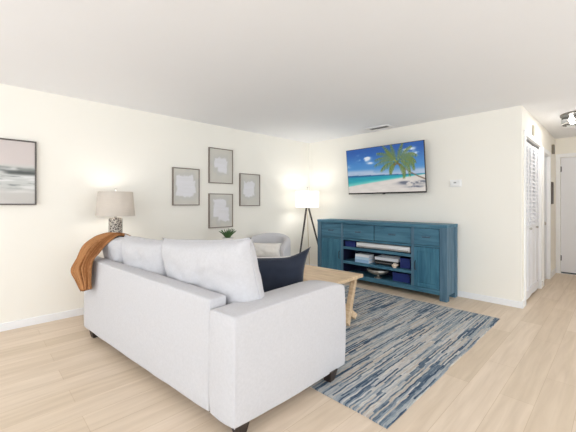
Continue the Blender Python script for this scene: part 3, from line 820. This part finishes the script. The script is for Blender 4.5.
def backcush(x0, x1, z0, z1, y, tilt, th, seed, rx=0, n=36, rz=0):
    bm = bmesh.new(); cushion(bm, x1-x0, z1-z0, th, n=n, pw=4, pinch=.035, wr=.017, seed=seed, ear=.055, flat=.42)
    mt = Matrix.Translation(((x0+x1)/2, y, (z0+z1)/2)) @ Matrix.Rotation(rz, 4, 'Z') @ Matrix.Rotation(rx, 4, 'Y') @ Matrix.Rotation(tilt, 4, 'X')
    bmesh.ops.transform(bm, matrix=mt, verts=bm.verts[:])
    c = obj('back_cushion', bm, 'sofa', sofa, True)
    pts = []
    w, h = x1-x0, z1-z0
    for k in range(141):
        a = 2*PI*k/140; cu, su = math.cos(a), math.sin(a); q = 1/max(abs(cu), abs(su)); u, v = cu*q, su*q
        sx = 1-.035*(1-v*v)*abs(u)**6; sz = 1-.035*(1-u*u)*abs(v)**6; e = 1+.055*(abs(u)**8*abs(v)**8)
        pts.append(mt @ Vector((u*w/2*sx*e, 0, v*h/2*sz*e)))
    bm = bmesh.new(); tube(bm, pts, .0045, 6, cap=False); obj('seam', bm, 'sofa', c, True)
    return c
backcush(-1.07, -.62, .46, .95, -.24, R(9), .22, 1)
backcush(-.66, .09, .46, .968, -.24, R(10), .23, 2)
backcush(.05, 1.015, .46, 1.02, -.225, R(13), .25, 3, rx=R(-4))
for x, y, zz0 in ((-hx+.13, -hy+.06, 0), (hx-.055, -hy+.085, 0), (-hx+.1, hy-.16, RT), (hx+.04, .345, RT)):
    bm = bmesh.new(); vs = box(bm, x-.045, x+.045, y-.045, y+.045, zz0+.001, ZB+.012, .004, 1)
    for v in vs:
        if v.co.z < .05: v.co.x = x+(v.co.x-x)*.62; v.co.y = y+(v.co.y-y)*.62
    obj('leg', bm, 'sofa_leg', sofa)

# ------------------------------------------------------------------ navy pillow
def pillow(name, label, loc, w, h, th, rz, tilt, m, seed, pip=None, ear=.06, roll=0, horn=0):
    t = thing(name, label, 'pillow', loc, rz)
    bm = bmesh.new(); cushion(bm, w, h, th, n=30, pw=3, pinch=.05, wr=.022, seed=seed, ear=ear, flat=.6, horn=horn)
    mt = Matrix.Translation((0, 0, h/2)) @ Matrix.Rotation(tilt, 4, 'X') @ Matrix.Rotation(roll, 4, 'Y')
    rim = []
    n = 30
    if pip:
        bm.verts.ensure_lookup_table()
    bmesh.ops.transform(bm, matrix=mt, verts=bm.verts[:])
    body = obj('cover', bm, m, t, True)
    if pip:
        pts = []
        for k in range(61):
            a = PI*.345+PI*.41*k/60
            # square outline of the seam, matching the cushion's rim
            cu, su = math.cos(a), math.sin(a); s = 1/max(abs(cu), abs(su)); u, v = cu*s, su*s
            sx = 1-.05*(1-v*v)*abs(u)**6; sz = 1-.05*(1-u*u)*abs(v)**6; e = 1+ear*(abs(u)**8*abs(v)**8)
            pts.append(mt @ (Vector((u*w/2*sx*e, 0, v*h/2*sz*e))+horn_shift(u, v, horn)))
        bm = bmesh.new(); tube(bm, pts, .0055, 6); obj('piping', bm, pip, t, True)
    return t
pillow('throw_pillow', 'navy blue throw pillow with pale piping against the right sofa arm', (-1.86, 1.66, .458), .48, .40, .17, R(50), R(8), 'navy', 5, 'piping', .05, R(-1), .06)

# ------------------------------------------------------------------ throw blanket over the left corner of the sofa
f_, th_, v0_, h_ = 323.04, .7985, 203.74, 1.2568
loc2w = Matrix.Translation((cen.x, cen.y, 0)) @ Matrix.Rotation(AL, 4, 'Z')
# rows run from the seat side of the cushion, over its top, and down outside the sofa corner (sofa-local x, y, z: left edge, right edge)
rows = [((-1.02, -.05, .70), (-.80, -.05, .70)),
        ((-1.02, -.13, .90), (-.80, -.14, .91)),
        ((-1.0, -.27, .958), (-.80, -.28, .968)),
        ((-1.0, -.38, .945), (-.82, -.35, .925)),
        ((-1.01, -.44, .915), (-.84, -.40, .872)),
        ((-1.01, -.51, .855), (-.80, -.46, .815)),
        ((-1.065, -.535, .745), (-.75, -.52, .765)),
        ((-1.20, -.54, .616), (-.745, -.53, .70)),
        ((-1.055, -.54, .54), (-.755, -.53, .60)),
        ((-.915, -.54, .47), (-.765, -.53, .51))]
def catmull(P, s):
    n = len(P)-1; i = min(int(s*n), n-1); u = s*n-i
    p0, p1, p2, p3 = P[max(i-1, 0)], P[i], P[i+1], P[min(i+2, n)]
    return .5*((2*p1)+(p2-p0)*u+(2*p0-5*p1+4*p2-p3)*u*u+(3*p1-p0-3*p2+p3)*u**3)
Lp = [Vector(a) for a, b in rows]; Rp = [Vector(b) for a, b in rows]
bm = bmesh.new(); ns, nw = 60, 72; gv = {}
uvl = bm.loops.layers.uv.new('UVMap')
for i in range(ns+1):
    s = i/ns; a, b = catmull(Lp, s), catmull(Rp, s)
    for j in range(nw+1):
        w = j/nw; p = a.lerp(b, w)
        hang = max(0, s-.35)/.65
        fold = .020*math.sin(w*PI*5+s*2)*hang+.01*math.sin(w*PI*11+1)*hang
        p = p+Vector((.2*fold, -abs(fold), .006*math.sin(w*9+s*4)*(1-hang)))+Vector((0, -.005, .004))*math.sin(w*2*PI*8)
        gv[i, j] = (bm.verts.new(p), w, s)
for i in range(ns):
    for j in range(nw):
        q = [gv[i, j], gv[i+1, j], gv[i+1, j+1], gv[i, j+1]]
        fc = bm.faces.new([x[0] for x in q])
        for lp, x in zip(fc.loops, q): lp[uvl].uv = (x[1]*2.2, x[2]*4)
bmesh.ops.transform(bm, matrix=loc2w, verts=bm.verts[:])
th = obj('throw_blanket', bm, 'knit', None, True); tag(th, 'rust orange knitted throw draped over the left corner of the sofa', 'throw blanket')
mo = th.modifiers.new('thick', 'SOLIDIFY'); mo.thickness = .014; mo.offset = 0

# ------------------------------------------------------------------ coffee table
t = thing('coffee_table', 'pale wooden coffee table with crossed trestle legs in front of the sofa', 'coffee table', (-2.62, 2.80, RT+.002), R(3))
obj('tabletop', B(-.62, .62, -.32, .32, .415, .452, .006, 2), 'oak', t)
for s in (-1, 1):
    for q in (-1, 1):
        bm = bmesh.new(); beam(bm, (s*(.655+.03*q), -q*.13, .022), (s*(.50+.03*q), q*.27, .405), .05, .065, roll_axis=(1, 0, 0))
        for v in bm.verts: v.co.z = min(.4145, max(.0, v.co.z))
        obj('trestle_leg', bm, 'oak', t)
bm = bmesh.new(); beam(bm, (-.5, 0, .207), (.5, 0, .207), .05, .04, roll_axis=(0, 1, 0)); obj('stretcher', bm, 'oak', t)

# ------------------------------------------------------------------ floor lamp
LX, LY = -3.89, 4.27
t = thing('floor_lamp', 'dark tripod floor lamp with lit white drum shade in the corner', 'lamp', (LX, LY, 0))
bm = bmesh.new(); lathe(bm, [(.207, 1.19), (.207, 1.478), (.204, 1.478), (.204, 1.19)], 40, close=True); obj('lamp_shade', bm, 'shade_white', t, True, auto=40)
bm = bmesh.new(); lathe(bm, [(0, 1.17), (.03, 1.17), (.034, 1.185), (.034, 1.205), (.012, 1.21), (.012, 1.27), (0, 1.27)], 20); obj('hub', bm, 'nickel', t, True, auto=40)
bm = bmesh.new(); tube(bm, [(0, 0, 1.27), (0, 0, 1.53)], .004, 8)
for k in range(3):
    a = 2*PI*k/3; tube(bm, [(0, 0, 1.476), (.205*math.cos(a), .205*math.sin(a), 1.472)], .0025, 6)
obj('shade_carrier', bm, 'nickel', t)
bm = bmesh.new(); lathe(bm, [(0, 1.555), (.01, 1.553), (.015, 1.543), (.01, 1.533), (.005, 1.525), (0, 1.525)], 14); obj('finial', bm, 'nickel', t, True)
bm = bmesh.new(); lathe(bm, [(0, 1.40), (.02, 1.395), (.03, 1.37), (.022, 1.33), (.013, 1.31), (.013, 1.275), (0, 1.275)], 16, (.02, 0)); obj('bulb', bm, 'bulb', t, True)
for ang, rr in ((54, .34), (174, .27), (278, .32)):
    a = R(ang); bm = bmesh.new()
    p = Vector((.025*math.cos(a), .025*math.sin(a), 1.18)); q = Vector((rr*math.cos(a), rr*math.sin(a), .004))
    tube(bm, [p, q], [.016, .014], 10); obj('leg', bm, 'lamp_wood', t, True, auto=40)
bm = bmesh.new(); tube(bm, [(.02, -.02, 1.17), (.035, -.03, .9), (.06, -.03, .5), (.085, -.03, .12), (.085, -.035, .006), (.0, -.09, .006), (-.12, -.12, .006)], .006, 6); obj('cord', bm, 'cord', t, True)

# ------------------------------------------------------------------ side table and table lamp
t = thing('side_table', 'small oak side table between the sofa and the left wall under the mosaic lamp', 'side table', (-3.945, 1.20, 0))
obj('tabletop', B(-.22, .22, -.24, .24, .585, .615, .005, 2), 'oak', t); obj('shelf', B(-.19, .19, -.21, .21, .16, .18), 'oak', t)
for sx in (-1, 1):
    for sy in (-1, 1): obj('leg', B(sx*.195-.018, sx*.195+.018, sy*.215-.018, sy*.215+.018, 0, .585, .003, 1), 'oak', t)
TLX, TLY = -3.95, 1.145
t = thing('table_lamp', 'table lamp with mosaic column and beige linen shade behind the sofa', 'lamp', (TLX, TLY, .615))
bm = bmesh.new(); lathe(bm, [(.198, .505), (.176, .775), (.173, .775), (.195, .505)], 40, close=True); obj('lamp_shade', bm, 'shade_linen', t, True, auto=40)
bm = bmesh.new(); lathe(bm, [(0, .02), (.066, .02), (.07, .03), (.07, .47), (.062, .485), (.0, .485)], 28); obj('column', bm, 'mosaic', t, True, auto=40)
bm = bmesh.new(); lathe(bm, [(0, 0), (.085, 0), (.085, .016), (.07, .022), (0, .022)], 28); obj('base', bm, 'dark_metal', t, True, auto=40)
bm = bmesh.new(); lathe(bm, [(0, .484), (.02, .484), (.014, .5), (.014, .56), (0, .56)], 14); obj('socket', bm, 'nickel', t, True)
bm = bmesh.new(); tube(bm, [(0, 0, .56), (0, 0, .795)], .004, 8)
for k in range(3):
    a = 2*PI*k/3; tube(bm, [(0, 0, .772), (.175*math.cos(a), .175*math.sin(a), .768)], .0025, 6)
obj('shade_carrier', bm, 'nickel', t)
bm = bmesh.new(); lathe(bm, [(0, .815), (.01, .812), (.013, .803), (.008, .795), (0, .793)], 14); obj('finial', bm, 'nickel', t, True)
bm = bmesh.new(); lathe(bm, [(0, .68), (.02, .675), (.03, .65), (.022, .61), (.013, .59), (.013, .561), (0, .561)], 16, (.025, 0)); obj('bulb', bm, 'bulb', t, True)

# ------------------------------------------------------------------ armchair, its pillow
t = thing('armchair', 'pale grey barrel armchair in the corner behind the sofa', 'armchair', (-3.76, 3.25, RT+.002), R(38))
bm = bmesh.new()
def shell(bm, r0, r1, z0, ztop_f, a0, a1, n=40):
    rings = []
    for i in range(n+1):
        a = a0+(a1-a0)*i/n; zt = ztop_f(i/n); rr = .03
        prof = []
        mid_ = (r0+r1)/2; hw = (r1-r0)/2
        prof += [(r0, z0), (r0, zt-hw)]
        for k in range(1, 8): b = PI-PI*k/8; prof.append((mid_+hw*math.cos(b), zt-hw+hw*math.sin(b)))
        prof += [(r1, zt-hw), (r1, z0)]
        rings.append([bm.verts.new((r*math.cos(a), r*math.sin(a), z)) for r, z in prof])
    for a, b in zip(rings, rings[1:]):
        for k in range(len(a)): bm.faces.new((a[k], a[(k+1) % len(a)], b[(k+1) % len(a)], b[k]))
    bm.faces.new(rings[0]); bm.faces.new(rings[-1])
# front faces local -y; back arc round +y
shell(bm, .235, .335, .13, lambda s: .58+.195*math.sin(PI*s)**.6, R(-38), R(218))
obj('barrel_back', bm, 'chair', t, True, auto=60)
bm = bmesh.new(); lathe(bm, [(0, .13), (.24, .13), (.257, .15), (.257, .30), (0, .30)], 36); obj('seat_base', bm, 'chair', t, True, auto=50)
bm = bmesh.new(); lathe(bm, [(0, .302), (.235, .302), (.255, .33), (.255, .39), (.235, .425), (.12, .44), (0, .442)], 36); obj('seat_cushion', bm, 'chair', t, True, auto=50)
for a in (45, 135, 225, 315):
    bm = bmesh.new(); tube(bm, [(.25*math.cos(R(a)), .25*math.sin(R(a)), .14), (.28*math.cos(R(a)), .28*math.sin(R(a)), 0)], [.022, .014], 10); obj('leg', bm, 'lamp_wood', t, True, auto=40)
pillow('chair_pillow', 'white pillow resting in the grey armchair', (-3.69, 3.15, .455), .43, .215, .13, R(38), R(-16), 'white_fab', 9, None, .05)

# ------------------------------------------------------------------ plant on a small table by the left wall
t = thing('plant_stand', 'small round oak stand by the left wall holding the potted plant', 'plant stand', (-3.78, 2.52, RT+.001))
bm = bmesh.new(); lathe(bm, [(0, .625), (.19, .625), (.195, .63), (.195, .645), (.19, .65), (0, .65)], 36); obj('tabletop', bm, 'oak', t, True, auto=40)
bm = bmesh.new(); lathe(bm, [(0, .04), (.022, .04), (.022, .625), (0, .625)], 16); obj('post', bm, 'oak', t, True, auto=40)
bm = bmesh.new(); lathe(bm, [(0, 0), (.15, 0), (.15, .02), (.03, .045), (0, .045)], 32); obj('base', bm, 'oak', t, True, auto=40)
t = thing('potted_plant', 'small spiky green plant in a white pot below the framed prints', 'plant', (-3.78, 2.52, RT+.651))
bm = bmesh.new(); lathe(bm, [(0, 0), (.05, 0), (.06, .012), (.075, .11), (.078, .13), (.07, .13), (.066, .112), (0, .112)], 32); obj('pot', bm, 'pot', t, True, auto=50)
bm = bmesh.new(); lathe(bm, [(.0, .116), (.03, .118), (.066, .114), (.066, .1125), (0, .1125)], 24); obj('soil', bm, 'soil', t, True)
bm = bmesh.new()
for k in range(34):
    a = k*2.39996; lean = R(7+36*math.sqrt((k+.5)/34)); L = .15*(1-.15*random.random()); w = .015
    d = Vector((math.cos(a), math.sin(a), 0)); s = Vector((-math.sin(a), math.cos(a), 0)); prev = None
    base = Vector((0, 0, .113))+d*.02
    for i in range(7):
        u = i/6; ang = lean*(.75+.35*u)
        p = base+d*math.sin(ang)*L*u+Vector((0, 0, math.cos(ang)*L*u))
        ww = w*(1-u**2.2)*(.6+.8*u if u < .4 else .92)+.0006
        nrm = (d*-math.cos(ang)+Vector((0, 0, math.sin(ang))))
        cur = [bm.verts.new(p-s*ww+nrm*.004), bm.verts.new(p-nrm*.004), bm.verts.new(p+s*ww+nrm*.004)]
        if prev:
            for q in (0, 1): bm.faces.new((prev[q], prev[q+1], cur[q+1], cur[q]))
        prev = cur
obj('foliage', bm, 'leaf', t, True)

# ------------------------------------------------------------------ lights
def light(name, kind, loc, energy, col=(1, 1, 1), **k):
    l = bpy.data.lights.new(name, kind); l.energy = energy; l.color = col
    for a, b in k.items(): setattr(l, a, b)
    o = bpy.data.objects.new(name, l); COL.objects.link(o); o.location = loc; return o
light('floor_lamp_bulb', 'POINT', (LX+.02, LY, 1.36), 9.5, (1, .97, .93), shadow_soft_size=.09)
light('table_lamp_bulb', 'POINT', (TLX+.025, TLY, .615+.64), 3.6, (1, .96, .91), shadow_soft_size=.09)
for sx in (-1, 1): light('hall_bulb', 'POINT', (-.34+sx*.09, 5.69, H-.165), 9, (1, .96, .9), shadow_soft_size=.04)
# sampling portals at the added daylight openings behind and beside the camera
def portal(loc, rot, sx, sy):
    o = light('window_portal', 'AREA', loc, 1, shape='RECTANGLE', size=sx, size_y=sy); o.data.cycles.is_portal = True; o.rotation_euler = rot
portal((XR+.06, 1.05, 1.21), (0, PI/2, 0), 2.2, 6.5)
portal((-.75, YR-.06, 1.21), (-PI/2, 0, 0), 6.3, 2.2)
w = bpy.data.worlds.new('daylight'); SC.world = w; w.use_nodes = True
nt = w.node_tree; bg = nt.nodes['Background']
bg.inputs[0].default_value = (.90, .955, 1.0, 1); bg.inputs[1].default_value = 3.2

# ------------------------------------------------------------------ camera
cam = bpy.data.cameras.new('camera'); co = bpy.data.objects.new('camera', cam); COL.objects.link(co)
co.location = (0, 0, h_); co.rotation_euler = (PI/2, 0, th_)
cam.sensor_width = 36; cam.lens = f_/576*36; cam.shift_y = (v0_-216)/576; cam.clip_start = .02
SC.camera = co
SC.view_settings.view_transform = 'Standard'; SC.view_settings.look = 'None'; SC.view_settings.gamma = 1
SC.view_settings.use_curve_mapping = False
SC.view_settings.exposure = 0.0
SC.cycles.use_denoising = True
SC.cycles.max_bounces = 12; SC.cycles.diffuse_bounces = 8
SC.cycles.sample_clamp_indirect = 8
